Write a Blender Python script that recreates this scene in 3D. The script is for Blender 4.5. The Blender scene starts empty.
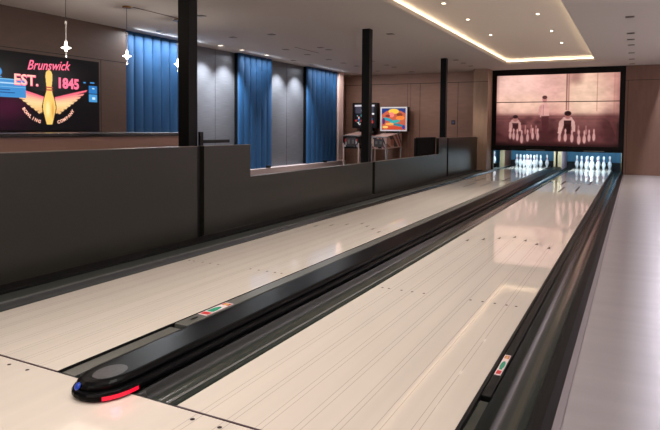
import bpy, math, random
import numpy as np
from mathutils import Matrix, Vector
sc = bpy.context.scene
col = sc.collection
random.seed(4)
PI = math.pi

# ---------------------------------------------------------------- camera
CX, CY, CZ = 1.6366, -1.8182, 1.1389
yaw, pit, rol = -0.4770, -0.0455, 0.0082
fw = Vector((math.sin(yaw)*math.cos(pit), math.cos(yaw)*math.cos(pit), math.sin(pit)))
r0 = Vector((math.cos(yaw), -math.sin(yaw), 0)); u0 = r0.cross(fw)
rt = r0*math.cos(rol) + u0*math.sin(rol); up = -r0*math.sin(rol) + u0*math.cos(rol)
cam = bpy.data.cameras.new('camera'); co = bpy.data.objects.new('camera', cam); col.objects.link(co)
M = Matrix((rt, up, -fw)).transposed().to_4x4(); M.translation = Vector((CX, CY, CZ)); co.matrix_world = M
cam.sensor_width = 36; cam.lens = 589.38/660*36; cam.shift_y = -59.5/660; cam.clip_start = .05; cam.clip_end = 100
sc.camera = co

# ---------------------------------------------------------------- world, exposure
w = bpy.data.worlds.new('world'); sc.world = w; w.use_nodes = True
w.node_tree.nodes['Background'].inputs[0].default_value = (.8, .85, 1, 1)
w.node_tree.nodes['Background'].inputs[1].default_value = .02
sc.view_settings.view_transform = 'Standard'; sc.view_settings.look = 'None'
sc.view_settings.exposure = 0.45; sc.view_settings.gamma = 1; sc.view_settings.use_curve_mapping = False
CEIL = 2.84

def lamp(name, kind, loc, power, color=(1, .86, .7), rot=(0, 0, 0), **kw):
    l = bpy.data.lights.new(name, kind); l.energy = power; l.color = color
    for k, v in kw.items(): setattr(l, k, v)
    o = bpy.data.objects.new(name, l); o.location = loc; o.rotation_euler = rot; col.objects.link(o); return o

WARM = (1, .86, .74); NEUT = (1, .93, .87)
# slot of cool light along the right-hand side
lamp('slot_light', 'AREA', (2.38, 6.4, 3.3), 290, (.90, .88, 1), shape='RECTANGLE', size=.05, size_y=17.6)
# added area light behind the camera, standing in for unseen room lamps
lamp('rear_fill', 'AREA', (0.0, -3.1, 2.8), 70, (1, .92, .86), shape='RECTANGLE', size=4.5, size_y=1.6)
# lamps inside the two pin decks
for x in (.53, -1.253):
    lamp('pin_deck_light', 'AREA', (x, 16.2, .80), 25, (.72, .90, 1), rot=(math.radians(38), 0, 0), shape='RECTANGLE', size=1.1, size_y=.12)
lamp('machine_light', 'AREA', (-2.25, 16.4, .80), 1.2, (.55, .8, 1), rot=(math.radians(35), 0, 0), shape='RECTANGLE', size=.2, size_y=.1)
lamp('machine_light', 'AREA', (-.40, 16.4, .8), .6, (.6, .8, 1), rot=(math.radians(35), 0, 0), shape='RECTANGLE', size=.3, size_y=.1)

# ---------------------------------------------------------------- materials
def lin(c):
    return tuple(((v/255)/12.92 if v/255 <= .04045 else ((v/255+.055)/1.055)**2.4) for v in c[:3]) + (1,)
def mat(name, rgb, rough=.5, metal=0, spec=.5, emit=None, strength=1, noise=0, nscale=(8, 8, 8), bump=0, coat=0, trans=0):
    m = bpy.data.materials.new(name); m.use_nodes = True; nt = m.node_tree; b = nt.nodes['Principled BSDF']
    b.inputs['Base Color'].default_value = lin(rgb); b.inputs['Roughness'].default_value = rough
    b.inputs['Metallic'].default_value = metal; b.inputs['Specular IOR Level'].default_value = spec
    b.inputs['Coat Weight'].default_value = coat; b.inputs['Transmission Weight'].default_value = trans
    if emit: b.inputs['Emission Color'].default_value = lin(emit); b.inputs['Emission Strength'].default_value = strength
    if noise or bump:
        tc = nt.nodes.new('ShaderNodeTexCoord'); mp = nt.nodes.new('ShaderNodeMapping'); mp.inputs['Scale'].default_value = nscale
        nz = nt.nodes.new('ShaderNodeTexNoise'); nz.inputs['Scale'].default_value = 1; nz.inputs['Detail'].default_value = 3
        nt.links.new(tc.outputs['Object'], mp.inputs['Vector']); nt.links.new(mp.outputs[0], nz.inputs['Vector'])
        if noise:
            mr = nt.nodes.new('ShaderNodeMapRange'); mr.inputs['From Min'].default_value = .3; mr.inputs['From Max'].default_value = .7
            mr.inputs['To Min'].default_value = 1-noise; mr.inputs['To Max'].default_value = 1+noise*.5
            nt.links.new(nz.outputs[0], mr.inputs['Value'])
            mx = nt.nodes.new('ShaderNodeVectorMath'); mx.operation = 'SCALE'; mx.inputs[0].default_value = lin(rgb)[:3]
            nt.links.new(mr.outputs[0], mx.inputs['Scale']); nt.links.new(mx.outputs[0], b.inputs['Base Color'])
        if bump:
            bp = nt.nodes.new('ShaderNodeBump'); bp.inputs['Strength'].default_value = bump; bp.inputs['Distance'].default_value = .01
            nt.links.new(nz.outputs[0], bp.inputs['Height']); nt.links.new(bp.outputs[0], b.inputs['Normal'])
    return m

def lane_material():
    m = mat('lane_synthetic', (204, 195, 184), .045, noise=.05, nscale=(9, .35, 1), spec=.33)
    nt = m.node_tree; b = nt.nodes['Principled BSDF']; N = nt.nodes.new; L = nt.links.new
    tc = N('ShaderNodeTexCoord'); sp = N('ShaderNodeSeparateXYZ'); L(tc.outputs['Object'], sp.inputs[0])
    def math_(op, a, bb=None, c=None):
        n = N('ShaderNodeMath'); n.operation = op
        for i, v in enumerate((a, bb, c)):
            if v is None: continue
            if isinstance(v, (int, float)): n.inputs[i].default_value = v
            else: L(v, n.inputs[i])
        return n.outputs[0]
    d = math_('PINGPONG', sp.outputs[0], .06625)
    ln = math_('LESS_THAN', math_('ABSOLUTE', math_('SUBTRACT', d, .0135)), .0015)
    rng = math_('MULTIPLY', math_('GREATER_THAN', sp.outputs[0], .03), math_('LESS_THAN', sp.outputs[0], 1.03))
    rng = math_('MULTIPLY', rng, math_('LESS_THAN', sp.outputs[1], 4.45))
    rng = math_('MULTIPLY', rng, math_('GREATER_THAN', sp.outputs[1], -1.2))
    f = math_('MULTIPLY', math_('MULTIPLY', ln, rng), .42)
    src = b.inputs['Base Color'].links[0].from_socket
    mx = N('ShaderNodeMix'); mx.data_type = 'RGBA'; L(f, mx.inputs[0]); L(src, mx.inputs[6]); mx.inputs[7].default_value = lin((95, 80, 76))
    L(mx.outputs[2], b.inputs['Base Color'])
    return m

LANE = lane_material()
INK = mat('dark_inlay', (34, 22, 24), .5, spec=.15)
FOUL = mat('foul_strip', (58, 34, 44), .3)
CEILM = mat('ceiling_paint', (186, 180, 174), .85)
COVEM = mat('tray_paint', (225, 215, 200), .8)
TRIMW = mat('cove_trim', (205, 196, 180), .6)
BROWN = mat('brown_wall_panel', (130, 98, 84), .55, noise=.10, nscale=(3, 3, 14))
BROWNY = mat('brown_side_panel', (86, 66, 57), .55, noise=.10, nscale=(3, 3, 14))
BROWNR = mat('brown_far_panel', (112, 82, 66), .5, noise=.1, nscale=(14, 14, 2))
TAN = mat('tan_panel', (150, 124, 104), .5, noise=.1, nscale=(14, 14, 2))
PINKP = mat('pale_fin_paint', (214, 186, 178), .6)
GROOVE = mat('panel_joint', (30, 22, 18), .7)
SILVER = mat('brushed_silver_wallcovering', (118, 122, 130), .38, metal=.6, noise=.18, nscale=(10, 3, 130), bump=.05)
DARKREV = mat('dark_reveal', (8, 8, 9), .8, spec=.1)
BLUE = mat('blue_drape_fabric', (4, 66, 110), .7, noise=.10, nscale=(30, 30, 3))
BLACK = mat('black_satin_steel', (10, 10, 11), .45, spec=.25)
POLEM = mat('black_painted_steel', (5, 6, 8), .5, spec=.2, noise=.1, nscale=(6, 6, 2))
PANEL = mat('charcoal_laminate', (40, 40, 33), .29)
EDGE = mat('panel_edge_glint', (120, 112, 100), .3, metal=.7)
PLINTH = mat('black_plinth', (9, 9, 9), .5, spec=.25)
LEDGE = mat('ledge_green_grey', (58, 62, 58), .35)
GUTM = mat('gutter_graphite', (46, 52, 48), .16, spec=.55, noise=.25, nscale=(20, .6, 20))
GUTL = mat('gutter_lip_and_glint', (122, 124, 120), .3, metal=.3)
RAILM = mat('bumper_rail_graphite', (92, 92, 87), .35)
RAILB = mat('bumper_rail_black', (13, 14, 14), .5, spec=.25)
CAPM = mat('black_gloss_capping', (7, 7, 8), .3, spec=.07)
SIDEB = mat('side_capping_black', (8, 8, 9), .55, spec=.2)
CAPG = mat('cap_smoked_disc', (62, 60, 62), .3, noise=.4, nscale=(40, 40, 40))
REDL = mat('red_light_strip', (120, 5, 20), .4, emit=(240, 14, 50), strength=.9)
BLUEL = mat('blue_button', (10, 40, 120), .3, emit=(16, 60, 160), strength=.35)
FLOORR = mat('mauve_grey_floor', (160, 157, 160), .3, noise=.10, nscale=(.6, 5, 1))
LOUNGE = mat('lounge_floor', (120, 100, 90), .5)
SUB = mat('subfloor', (24, 24, 24), .8)
WHITE = mat('white_plastic', (235, 240, 245), .2, coat=.4)
REDP = mat('red_stripe', (170, 20, 40), .3)
CREAM = mat('cream_edge', (150, 136, 106), .5)
MAUVE = mat('mauve_panel', (150, 128, 140), .5)
WOODK = mat('brown_kick_panel', (104, 66, 50), .5)
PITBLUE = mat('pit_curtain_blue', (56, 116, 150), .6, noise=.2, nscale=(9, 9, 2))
PITDARK = mat('pit_dark', (12, 16, 22), .7)
FRAME = mat('screen_frame_black', (9, 6, 6), .5, spec=.2)
LED = mat('led_strip', (255, 244, 225), .5, emit=(255, 234, 208), strength=9.5)
BULB = mat('lit_bulb', (255, 250, 240), .3, emit=(255, 244, 232), strength=5)
LENS = mat('lit_lens', (255, 245, 230), .4, emit=(255, 236, 214), strength=1.6)
LENSB = mat('bright_lens', (255, 245, 230), .4, emit=(255, 236, 210), strength=7)
DIM = mat('dark_lens', (30, 27, 25), .3)
TRIMD = mat('fixture_trim', (120, 112, 104), .5)
BRASS = mat('brass', (170, 130, 80), .3, metal=.9)
GLASS = mat('pale_glass', (225, 225, 225), .08, trans=.6)
CHROME = mat('chrome', (205, 200, 196), .25, metal=.7)
WHITEM = mat('white_cabinet', (214, 190, 180), .45)
PINKG = mat('pale_glass_top', (206, 170, 160), .15)
STICKW = mat('sticker_white', (225, 205, 205), .5)
STICKR = mat('sticker_red', (190, 40, 40), .5)
STICKG = mat('sticker_green', (20, 140, 110), .5)
STICKY = mat('sticker_yellow', (205, 175, 90), .5)
CNTF = mat('counter_front_brown', (176, 140, 122), .45, noise=.08, nscale=(20, 2, 20))
CNTT = mat('counter_top_dark', (40, 36, 34), .25)

def attr_mat(name, strength, emit=True, rough=.3):
    m = bpy.data.materials.new(name); m.use_nodes = True; nt = m.node_tree; b = nt.nodes['Principled BSDF']
    a = nt.nodes.new('ShaderNodeAttribute'); a.attribute_name = 'Col'
    b.inputs['Roughness'].default_value = rough
    if emit:
        b.inputs['Base Color'].default_value = (.003, .003, .003, 1)
        nt.links.new(a.outputs['Color'], b.inputs['Emission Color']); b.inputs['Emission Strength'].default_value = strength
    else:
        nt.links.new(a.outputs['Color'], b.inputs['Base Color'])
        if strength: nt.links.new(a.outputs['Color'], b.inputs['Emission Color']); b.inputs['Emission Strength'].default_value = strength
    return m

# ---------------------------------------------------------------- mesh helpers
class MB:
    def __init__(s): s.v = []; s.f = []; s.m = []; s.s = []
    def add(s, vs, fs, mi=0, sm=False):
        b = len(s.v); s.v += [tuple(v) for v in vs]; s.f += [tuple(b+i for i in f) for f in fs]
        s.m += [mi]*len(fs); s.s += [sm]*len(fs); return s
    def box(s, x0, x1, y0, y1, z0, z1, mi=0):
        v = [(x, y, z) for z in (z0, z1) for y in (y0, y1) for x in (x0, x1)]
        return s.add(v, [(0, 2, 3, 1), (4, 5, 7, 6), (0, 1, 5, 4), (2, 6, 7, 3), (0, 4, 6, 2), (1, 3, 7, 5)], mi)
    def prism(s, pts, axis, a, b, mi=0, sm=False, caps=True):
        # pts: 2D points in the two remaining axes, in order
        def P(p, t):
            return {0: (t, p[0], p[1]), 1: (p[0], t, p[1]), 2: (p[0], p[1], t)}[axis]
        n = len(pts); v = [P(p, a) for p in pts] + [P(p, b) for p in pts]
        f = [(i, (i+1) % n, n+(i+1) % n, n+i) for i in range(n)]
        s.add(v, f, mi, sm)
        if caps: s.add(v, [tuple(range(n-1, -1, -1)), tuple(range(n, 2*n))], mi)
        return s
    def strip(s, pts, a, b, mi=0, sm=True):    # open cross-section in x,z swept along y
        n = len(pts); v = [(p[0], a, p[1]) for p in pts] + [(p[0], b, p[1]) for p in pts]
        return s.add(v, [(i, i+1, n+i+1, n+i) for i in range(n-1)], mi, sm)
    def lathe(s, prof, c, n=20, mi=0, sm=True, close=True, axis=2):
        v = []
        for r, z in prof:
            for k in range(n):
                a = 2*PI*k/n; p = (r*math.cos(a), r*math.sin(a), z)
                if axis == 0: p = (p[2], p[0], p[1])
                v.append((c[0]+p[0], c[1]+p[1], c[2]+p[2]))
        f = []
        for j in range(len(prof)-1):
            for k in range(n):
                f.append((j*n+k, j*n+(k+1) % n, (j+1)*n+(k+1) % n, (j+1)*n+k))
        s.add(v, f, mi, sm)
        if close: s.add(v, [tuple(range(n-1, -1, -1)), tuple(range((len(prof)-1)*n, len(prof)*n))], mi)
        return s
    def build(s, name, mats, parent=None, loc=None, bevel=0, seg=2):
        if not isinstance(mats, (list, tuple)): mats = [mats]
        base = Vector((0, 0, 0)); q = parent
        while q is not None: base += q.location; q = q.parent
        o_loc = Vector(loc) - base if loc is not None else Vector((0, 0, 0))
        off = base + o_loc
        me = bpy.data.meshes.new(name)
        me.from_pydata([(v[0]-off[0], v[1]-off[1], v[2]-off[2]) for v in s.v], [], s.f)
        for m in mats: me.materials.append(m)
        me.polygons.foreach_set('material_index', s.m); me.polygons.foreach_set('use_smooth', s.s)
        me.update()
        import bmesh
        bm = bmesh.new(); bm.from_mesh(me); bmesh.ops.recalc_face_normals(bm, faces=bm.faces); bm.to_mesh(me); bm.free()
        o = bpy.data.objects.new(name, me); o.location = o_loc; col.objects.link(o)
        if parent is not None: o.parent = parent
        if bevel:
            md = o.modifiers.new('bevel', 'BEVEL'); md.width = bevel; md.segments = seg; md.limit_method = 'ANGLE'
        return o

def thing(name, label, cat, loc=(0, 0, 0), group=None):
    o = bpy.data.objects.new(name, None); o.location = loc; o.empty_display_size = .1; col.objects.link(o)
    return tag(o, label, cat, group)
def tag(o, label, cat, group=None, kind=None):
    o['label'] = label; o['category'] = cat
    if group: o['group'] = group
    if kind: o['kind'] = kind
    return o
def struct(o): o['kind'] = 'structure'; return o
def dup(o, loc=None, parent=None, label=None, group=None):
    kids = [c for c in o.children]
    c = o.copy(); col.objects.link(c)
    if parent is not None: c.parent = parent
    if loc is not None: c.location = loc
    if label: c['label'] = label
    if group: c['group'] = group
    for k in kids: dup(k, parent=c)
    return c

# raster canvas -> coloured grid (only for pictures that are themselves flat)
class Canvas:
    def __init__(s, W, H, bg):
        s.W, s.H = W, H; s.a = np.zeros((H, W, 3)); s.a[:] = lin(bg)[:3]
        s.U, s.V = np.meshgrid(np.linspace(0, 1, W), np.linspace(0, 1, H)); s.asp = W/H
    def put(s, mask, rgb, al=1):
        m = (np.clip(mask, 0, 1)*al)[..., None]; s.a = s.a*(1-m) + np.array(lin(rgb)[:3])*m
    def ell(s, u, v, ru, rv, rgb, al=1, soft=.15, rot=0):
        du, dv = (s.U-u)*s.asp, (s.V-v); c, n = math.cos(rot), math.sin(rot)
        d = np.sqrt(((du*c+dv*n)/(ru*s.asp))**2 + ((-du*n+dv*c)/rv)**2)
        s.put((1-d)/soft+.5, rgb, al)
    def rect(s, u0, v0, u1, v1, rgb, al=1):
        s.put(((s.U >= u0) & (s.U <= u1) & (s.V >= v0) & (s.V <= v1)).astype(float), rgb, al)
    def poly(s, pts, rgb, al=1):
        ins = np.zeros_like(s.U, bool); n = len(pts)
        for i in range(n):
            (x0, y0), (x1, y1) = pts[i], pts[(i+1) % n]
            if y0 == y1: continue
            c = ((y0 > s.V) != (y1 > s.V)) & (s.U < (x1-x0)*(s.V-y0)/(y1-y0)+x0); ins ^= c
        s.put(ins.astype(float), rgb, al)
    def mesh(s, P, v0=0, v1=1):
        # P(u,v)->xyz with v from the top; returns verts, faces, colours of rows v0..v1
        j0, j1 = int(round(v0*(s.H-1))), int(round(v1*(s.H-1)))
        vs = [P(i/(s.W-1), j/(s.H-1)) for j in range(j0, j1+1) for i in range(s.W)]
        h = j1-j0+1
        fs = [(j*s.W+i, (j+1)*s.W+i, (j+1)*s.W+i+1, j*s.W+i+1) for j in range(h-1) for i in range(s.W-1)]
        return vs, fs, s.a[j0:j1+1].reshape(-1, 3)
def picture(name, cv, P, m, parent, v0=0, v1=1, extra=None):
    vs, fs, cs = cv.mesh(P, v0, v1)
    base = Vector((0, 0, 0)); q = parent
    while q is not None: base += q.location; q = q.parent
    mats = [m]; mi = [0]*len(fs)
    nv = len(vs)
    if extra:
        for (ev, ef, em) in extra:
            b = len(vs); vs = vs + list(ev); fs = fs + [tuple(b+i for i in f) for f in ef]
            if em not in mats: mats.append(em)
            mi += [mats.index(em)]*len(ef)
    me = bpy.data.meshes.new(name); me.from_pydata([tuple(Vector(v)-base) for v in vs], [], fs)
    at = me.color_attributes.new('Col', 'FLOAT_COLOR', 'POINT')
    buf = np.ones((len(vs), 4), np.float32); buf[:nv, :3] = cs; at.data.foreach_set('color', buf.ravel())
    for k in mats: me.materials.append(k)
    me.polygons.foreach_set('material_index', mi); me.update()
    o = bpy.data.objects.new(name, me); col.objects.link(o); o.parent = parent
    return o
def text_geo(txt, size, fn, bold=0, shear=0, align='LEFT', width=1.0):
    # built-in font; fn maps local (x,y) to world xyz
    cu = bpy.data.curves.new('t', 'FONT'); cu.body = txt; cu.size = size; cu.offset = bold; cu.shear = shear; cu.align_x = align
    cu.resolution_u = 3
    o = bpy.data.objects.new('t', cu); col.objects.link(o)
    dg = bpy.context.evaluated_depsgraph_get(); me = bpy.data.meshes.new_from_object(o.evaluated_get(dg))
    vs = [fn(v.co.x*width, v.co.y) for v in me.vertices]; fs = [tuple(p.vertices) for p in me.polygons]
    bpy.data.objects.remove(o); bpy.data.meshes.remove(me); bpy.data.curves.remove(cu)
    return vs, fs

# ================================================================ SETTING
W = 1.06; LX = -.723-1.06           # lane width; left edge of the left lane
YE = 15.4                            # plane of the video wall and right far wall
b = MB()
b.box(-8, 3.4, -5, 18.6, -.30, -.14, 0)                  # sub floor
b.box(-2.12, 1.385, -5, -.012, -.14, 0, 1)               # approach
b.box(1.385, 3.4, -5, YE+.1, -.14, -.001, 2)             # right-hand floor
b.box(-8, -2.12, -5, 15.6, -.14, -.001, 3)               # lounge floor
b.box(-2.12, 1.385, -.012, 0, -.14, -.002, 0)
struct(b.build('floor', [SUB, LANE, FLOORR, LOUNGE]))
# ceiling with a raised tray
TX0, TX1, TY0, TY1 = -1.36, .738, -3.2, 13.75
b = MB()
b.box(-8, TX0, -5, 15.7, CEIL, CEIL+.05, 0); b.box(TX1, 2.29, -5, 15.7, CEIL, CEIL+.05, 0)
b.box(TX0, TX1, TY1, 15.7, CEIL, CEIL+.05, 0); b.box(TX0, TX1, -5, TY0, CEIL, CEIL+.05, 0)
b.box(2.27, 2.29, -5, 15.7, CEIL+.05, 3.36, 0); b.box(2.27, 3.4, -5, 15.7, 3.34, 3.40, 0)
struct(b.build('ceiling', [CEILM]))
b = MB(); o_ = .14
b.box(TX0-o_, TX1+o_, TY0-o_, TY1+o_, 2.95, 2.99, 0)
b.box(TX0-o_-.02, TX0-o_, TY0, TY1+o_, CEIL+.05, 2.97, 0); b.box(TX1+o_, TX1+o_+.02, TY0, TY1+o_, CEIL+.05, 2.97, 0)
b.box(TX0-o_, TX1+o_, TY1+o_, TY1+o_+.02, CEIL+.05, 2.97, 0); b.box(TX0-o_, TX1+o_, TY0-o_-.02, TY0-o_, CEIL+.05, 2.97, 0)
struct(b.build('ceiling', [COVEM]))
b = MB()   # lip of the tray
b.box(TX0, TX0+.035, TY0, TY1, CEIL-.012, CEIL+.045, 0); b.box(TX1-.006, TX1, TY0, TY1, CEIL-.012, CEIL+.045, 0)
b.box(TX0+.035, TX1-.006, TY1-.03, TY1, CEIL-.012, CEIL+.045, 0)
struct(b.build('trim_1', [TRIMW]))
b = MB(); s_ = .05
b.box(TX0-s_, TX0-s_+.02, TY0, TY1+s_, CEIL+.052, CEIL+.062); b.box(TX1+s_-.02, TX1+s_, TY0, TY1+s_, CEIL+.052, CEIL+.062)
b.box(TX0-s_, TX1+s_, TY1+s_-.02, TY1+s_, CEIL+.052, CEIL+.062)
tag(b.build('cove_light_strip', [LED]), 'warm white light strip glowing inside the raised ceiling tray over the lanes', 'light')

# ceiling slots washing the drapes
for y0, y1, p_ in ((5.8, 7.6, 44), (9.15, 10.54, 14), (12.3, 14.14, 15)):
    lamp('drape_washer', 'AREA', (-6.16, (y0+y1)/2, CEIL-.008), p_, (.92, .96, 1), rot=(0, math.radians(-14), 0), shape='RECTANGLE', size=.03, size_y=y1-y0)
# walls
b = MB(); b.box(-6.55, -6.3, -5, 5.745, 0, CEIL, 0)
for y in (5.19, 2.9, .6): b.box(-6.301, -6.2985, y, y+.010, 0, 2.25, 1)
b.box(-6.301, -6.2985, -5, 5.745, 2.25, 2.262, 1)
struct(b.build('wall_left', [BROWNY, GROOVE]))
b = MB(); b.box(-6.95, -6.75, 5.6, 15.6, 0, CEIL, 0)
struct(b.build('wall_left', [TAN]))
b = MB(); b.box(-6.95, -2.0, 15.45, 15.60, 0, CEIL, 0)
for x in (-4.22, -3.05): b.box(x, x+.012, 15.447, 15.452, 0, 2.53, 1)
for x in (-4.62, -4.52): b.box(x, x+.008, 15.447, 15.452, 0, 2.53, 1)
b.box(-6.75, -2.42, 15.447, 15.452, 2.53, 2.545, 1)
struct(b.build('wall_far', [BROWN, GROOVE]))
b = MB(); b.box(-2.43, -2.03, 14.80, 15.45, 0, CEIL, 0)
b.box(-2.43, -2.03, 14.797, 14.80, 2.48, 2.49, 1)
struct(b.build('trim_2', [TAN, GROOVE]))
b = MB(); b.box(1.385, 3.4, YE, 15.6, 0, 3.34, 0)
b.box(1.385, 3.3, YE-.003, YE+.002, 2.455, 2.467, 1); b.box(1.44, 1.448, YE-.003, YE+.002, 0, 2.45, 1)
struct(b.build('wall_far', [BROWNR, GROOVE]))
struct(MB().box(3.3, 3.4, -5, YE, 0, 3.34).build('wall_right', [mat('right_wall_paint', (206, 192, 188), .7)]))
struct(MB().box(-6.55, 3.4, -5.1, -5.0, 0, 3.34).build('wall_near', [mat('near_wall_paint', (150, 130, 115), .7)]))
# fin beside the last drape and base ledge under the drapes
struct(MB().box(-6.75, -6.33, 14.16, 14.46, 0, CEIL).build('trim_3', [PINKP]))
struct(MB().box(-6.75, -6.22, 5.745, 14.46, 0, .17).build('trim_4', [mat('ledge_paint', (150, 138, 138), .6)]))
# black surround behind the pin decks
b = MB()
b.box(-2.62, -2.58, 15.6, 18.6, -.14, 1.2, 0); b.box(1.43, 1.47, 15.6, 18.6, -.14, 1.2, 0)
b.box(-2.62, 1.47, 18.5, 18.6, -.14, 1.2, 0); b.box(-2.62, 1.47, 15.6, 18.6, 1.16, 1.2, 0)
struct(b.build('trim_5', [PITDARK]))

# wall covering bays
def silver(y0, y1, lab):
    b = MB(); b.box(-6.75, -6.50, y0, y1, .17, CEIL, 0)
    b.box(-6.50, -6.497, y0+(y1-y0)*.5, y0+(y1-y0)*.5+.004, .17, CEIL, 1)
    tag(b.build('wall_covering', [SILVER, DARKREV]), lab, 'wall panel')
silver(7.62, 9.30, 'silver wall panel between the first and second blue drapes, beside the near black pole')
silver(10.40, 12.45, 'silver wall panel between the second and last blue drapes, nearer the far wall')
def drape(y0, y1, lab, n):
    b = MB(); pts = []; K = 10
    for i in range(n):
        for k in range(K):
            t = k/K; yy = y0+(y1-y0)*(i+t)/n
            pts.append((-6.405 + .05*math.sin(PI*t)**.4, yy))
    pts.append((-6.405, y1))
    v = [(p[0], p[1], z) for z in (.175, CEIL-.004) for p in pts]; m_ = len(pts)
    b.add(v, [(i, i+1, m_+i+1, m_+i) for i in range(m_-1)], 0, False)
    b.box(-6.495, -6.41, y0, y1, .175, CEIL-.004, 1)
    tag(b.build('drape', [BLUE, DARKREV]), lab, 'drape')
drape(5.79, 7.60, 'blue pleated drape beside the brown screen wall, left of the near black pole', 8)
drape(9.15, 10.54, 'blue pleated drape between the two silver wall panels', 6)
drape(12.30, 14.14, 'blue pleated drape farthest along the left wall, beside the pale fin', 7)
for y, wh in ((10.15, 'under the middle blue drape'), (13.1, 'under the last blue drape')):
    tag(MB().box(-6.30, -6.23, y, y+.12, .17, .235).build('floor_socket', [BLACK], loc=(-6.27, y, .17), bevel=.006), 'small black box on the pale ledge '+wh, 'box')

# ================================================================ LANES
def lane(x0, lab):
    t = thing('bowling_lane', lab, 'bowling lane', (x0, 0, 0))
    b = MB(); b.box(x0, x0+W, 0, 18.05, -.06, 0, 0)
    z = .0012
    for k in range(1, 8):                          # arrows
        x = x0+k*W/8; y = 4.66-abs(k-4)*.145
        b.add([(x-.015, y-.07, z), (x+.015, y-.07, z), (x, y+.045, z)], [(0, 1, 2)], 1)
    for dx in (.055, .105, .2, .28, .365, .69, .77, .85, .925, .985):
        v = [(x0+dx+.009*math.cos(a), 2.08+.012*math.sin(a), z) for a in [i*PI/4 for i in range(8)]]
        b.add(v, [tuple(range(8))], 1)
    for dx, y0, y1 in ((.39, 9.8, 10.9), (.265, 11.4, 12.4), (.655, 10.1, 11.1), (.79, 11.6, 12.6)):
        b.add([(x0+dx, y0, z), (x0+dx+.034, y0, z), (x0+dx+.034, y1, z), (x0+dx, y1, z)], [(0, 1, 2, 3)], 1)
    for k in range(1, 8):                          # approach dots just before the foul line
        x = x0+k*W/8
        v = [(x+.010*math.cos(a), -.06+.010*math.sin(a), z) for a in [i*PI/4 for i in range(8)]]
        b.add(v, [tuple(range(8))], 1)
    b.build('lane_surface', [LANE, INK], t, loc=(x0, 0, 0))
    MB().box(x0, x0+W, -.009, .0, -.004, .001).build('foul_line', [FOUL], t)
lane(0, 'cream bowling lane on the right, nearest the open floor, with arrows and fine board lines')
lane(LX, 'cream bowling lane on the left, running along the charcoal divider')

def gutter(xa, xb, lab, lip=None, y1=18.05, glint_strips=False, ya=.0):
    t = thing('lane_gutter', lab, 'gutter', ((xa+xb)/2, 0, -.10))
    n = 12; pts = []
    c = (xa+xb)/2; r = (xb-xa)/2
    pts.append((xa, -.004))
    for i in range(n+1):
        a = PI*i/n; pts.append((c-r*.96*math.cos(a), -.012-.075*math.sin(a)))
    pts.append((xb, -.004))
    b = MB(); b.strip(pts, ya+.06, y1)
    b.strip([(xa, -.09), (xb, -.09)], ya, y1)
    # sloping front end
    k = len(pts); v = [(p[0], ya, -.004) for p in pts]+[(p[0], ya+.06, p[1]) for p in pts]
    b.add(v, [(i, i+1, k+i+1, k+i) for i in range(k-1)], 0, True)
    if glint_strips:  # paler strips put the white specular streaks into the colour
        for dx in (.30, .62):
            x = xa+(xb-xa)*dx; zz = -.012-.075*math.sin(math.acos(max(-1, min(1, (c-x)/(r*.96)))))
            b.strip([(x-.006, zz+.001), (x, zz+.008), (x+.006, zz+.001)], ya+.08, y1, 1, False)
    b.build('channel', [GUTM, GUTL], t)
    if lip:
        MB().box(lip[0], lip[1], ya, y1, -.02, .002).build('lip', [GUTL], t)
gutter(1.125, 1.30, 'dark round gutter on the right of the right-hand lane, beside the open floor', glint_strips=False)
gutter(-.235, -.003, 'dark gutter between the black capping and the right-hand lane', glint_strips=True)
gutter(-.615, -.49, 'dark gutter hidden beside the black capping, right of the left-hand lane')
gutter(-1.955, -1.786, 'dark gutter along the divider, left of the left-hand lane', lip=(-1.975, -1.958))

# retracted bumper rails with their sticker
def rail(x0, x1, ys, lab, m1, flip=1):
    t = thing('bumper_rail', lab, 'bumper rail', ((x0+x1)/2, 0, -.05))
    MB().box(x0, x1, ys, 16.6, -.06, -.001).build('rail', [m1], t, bevel=.004)
    MB().box(x0, x1, .02, ys-.035, -.06, -.012).build('rail_end', [RAILM if m1 is RAILM else GUTM], t, bevel=.003)
    b = MB(); z = .0015; xa, xb = x0+(x1-x0)*.14, x1-(x1-x0)*.16; y = ys+(.235 if x0 > 0 else .195); L = .27
    b.box(xa, xb, y, y+L, -.002, z, 0)
    b.box(xa+.004, xb-.004, y+.012, y+.055, -.002, z+.0006, 1); b.box(xa+.004, xb-.004, y+L-.05, y+L-.012, -.002, z+.0006, 1)
    v = [((xa+xb)/2+(xb-xa)*.36*math.cos(a), y+.125+.055*math.sin(a), z+.001) for a in [i*PI/6 for i in range(12)]]
    b.add(v, [tuple(range(12))], 2)
    b.box(xa+.008, xb-.008, y+.07, y+.12, -.002, z+.0008, 2)
    v = [((xa+xb)/2+(xb-xa)*.25*math.cos(a), y+.235+.02*math.sin(a), z+.001) for a in [i*PI/6 for i in range(12)]]
    b.add(v, [tuple(range(12))], 3)
    s = b.build('sticker', [STICKW, STICKR, STICKG, STICKY], t); s['label'] = 'white sticker with red ends and a green emblem'
    xm = (x0+x1)/2
    v = [(xm+.011*math.cos(a), ys+.12+.035*math.sin(a), .0008) for a in [i*PI/5 for i in range(10)]]
    MB().add(v, [tuple(range(10))]).build('release_slot', [BLACK], t)
rail(1.078, 1.120, .70, 'black bumper rail with sticker along the right edge of the right-hand lane', RAILB)
rail(-.718, -.625, .78, 'dark grey bumper rail with sticker between left-hand lane and black capping', RAILM)
b = MB(); b.box(-.7225, -.7185, 0, 17, -.05, .0015)
tag(b.build('lane_edge_strip', [BLACK]), 'thin black strip along the right edge of the left-hand lane', 'edge strip')
b = MB(); b.box(1.0605, 1.0765, -.4, 17, -.05, .0015)
tag(b.build('lane_edge_strip', [BLACK]), 'thin black strip along the right edge of the right-hand lane', 'edge strip')

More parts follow.
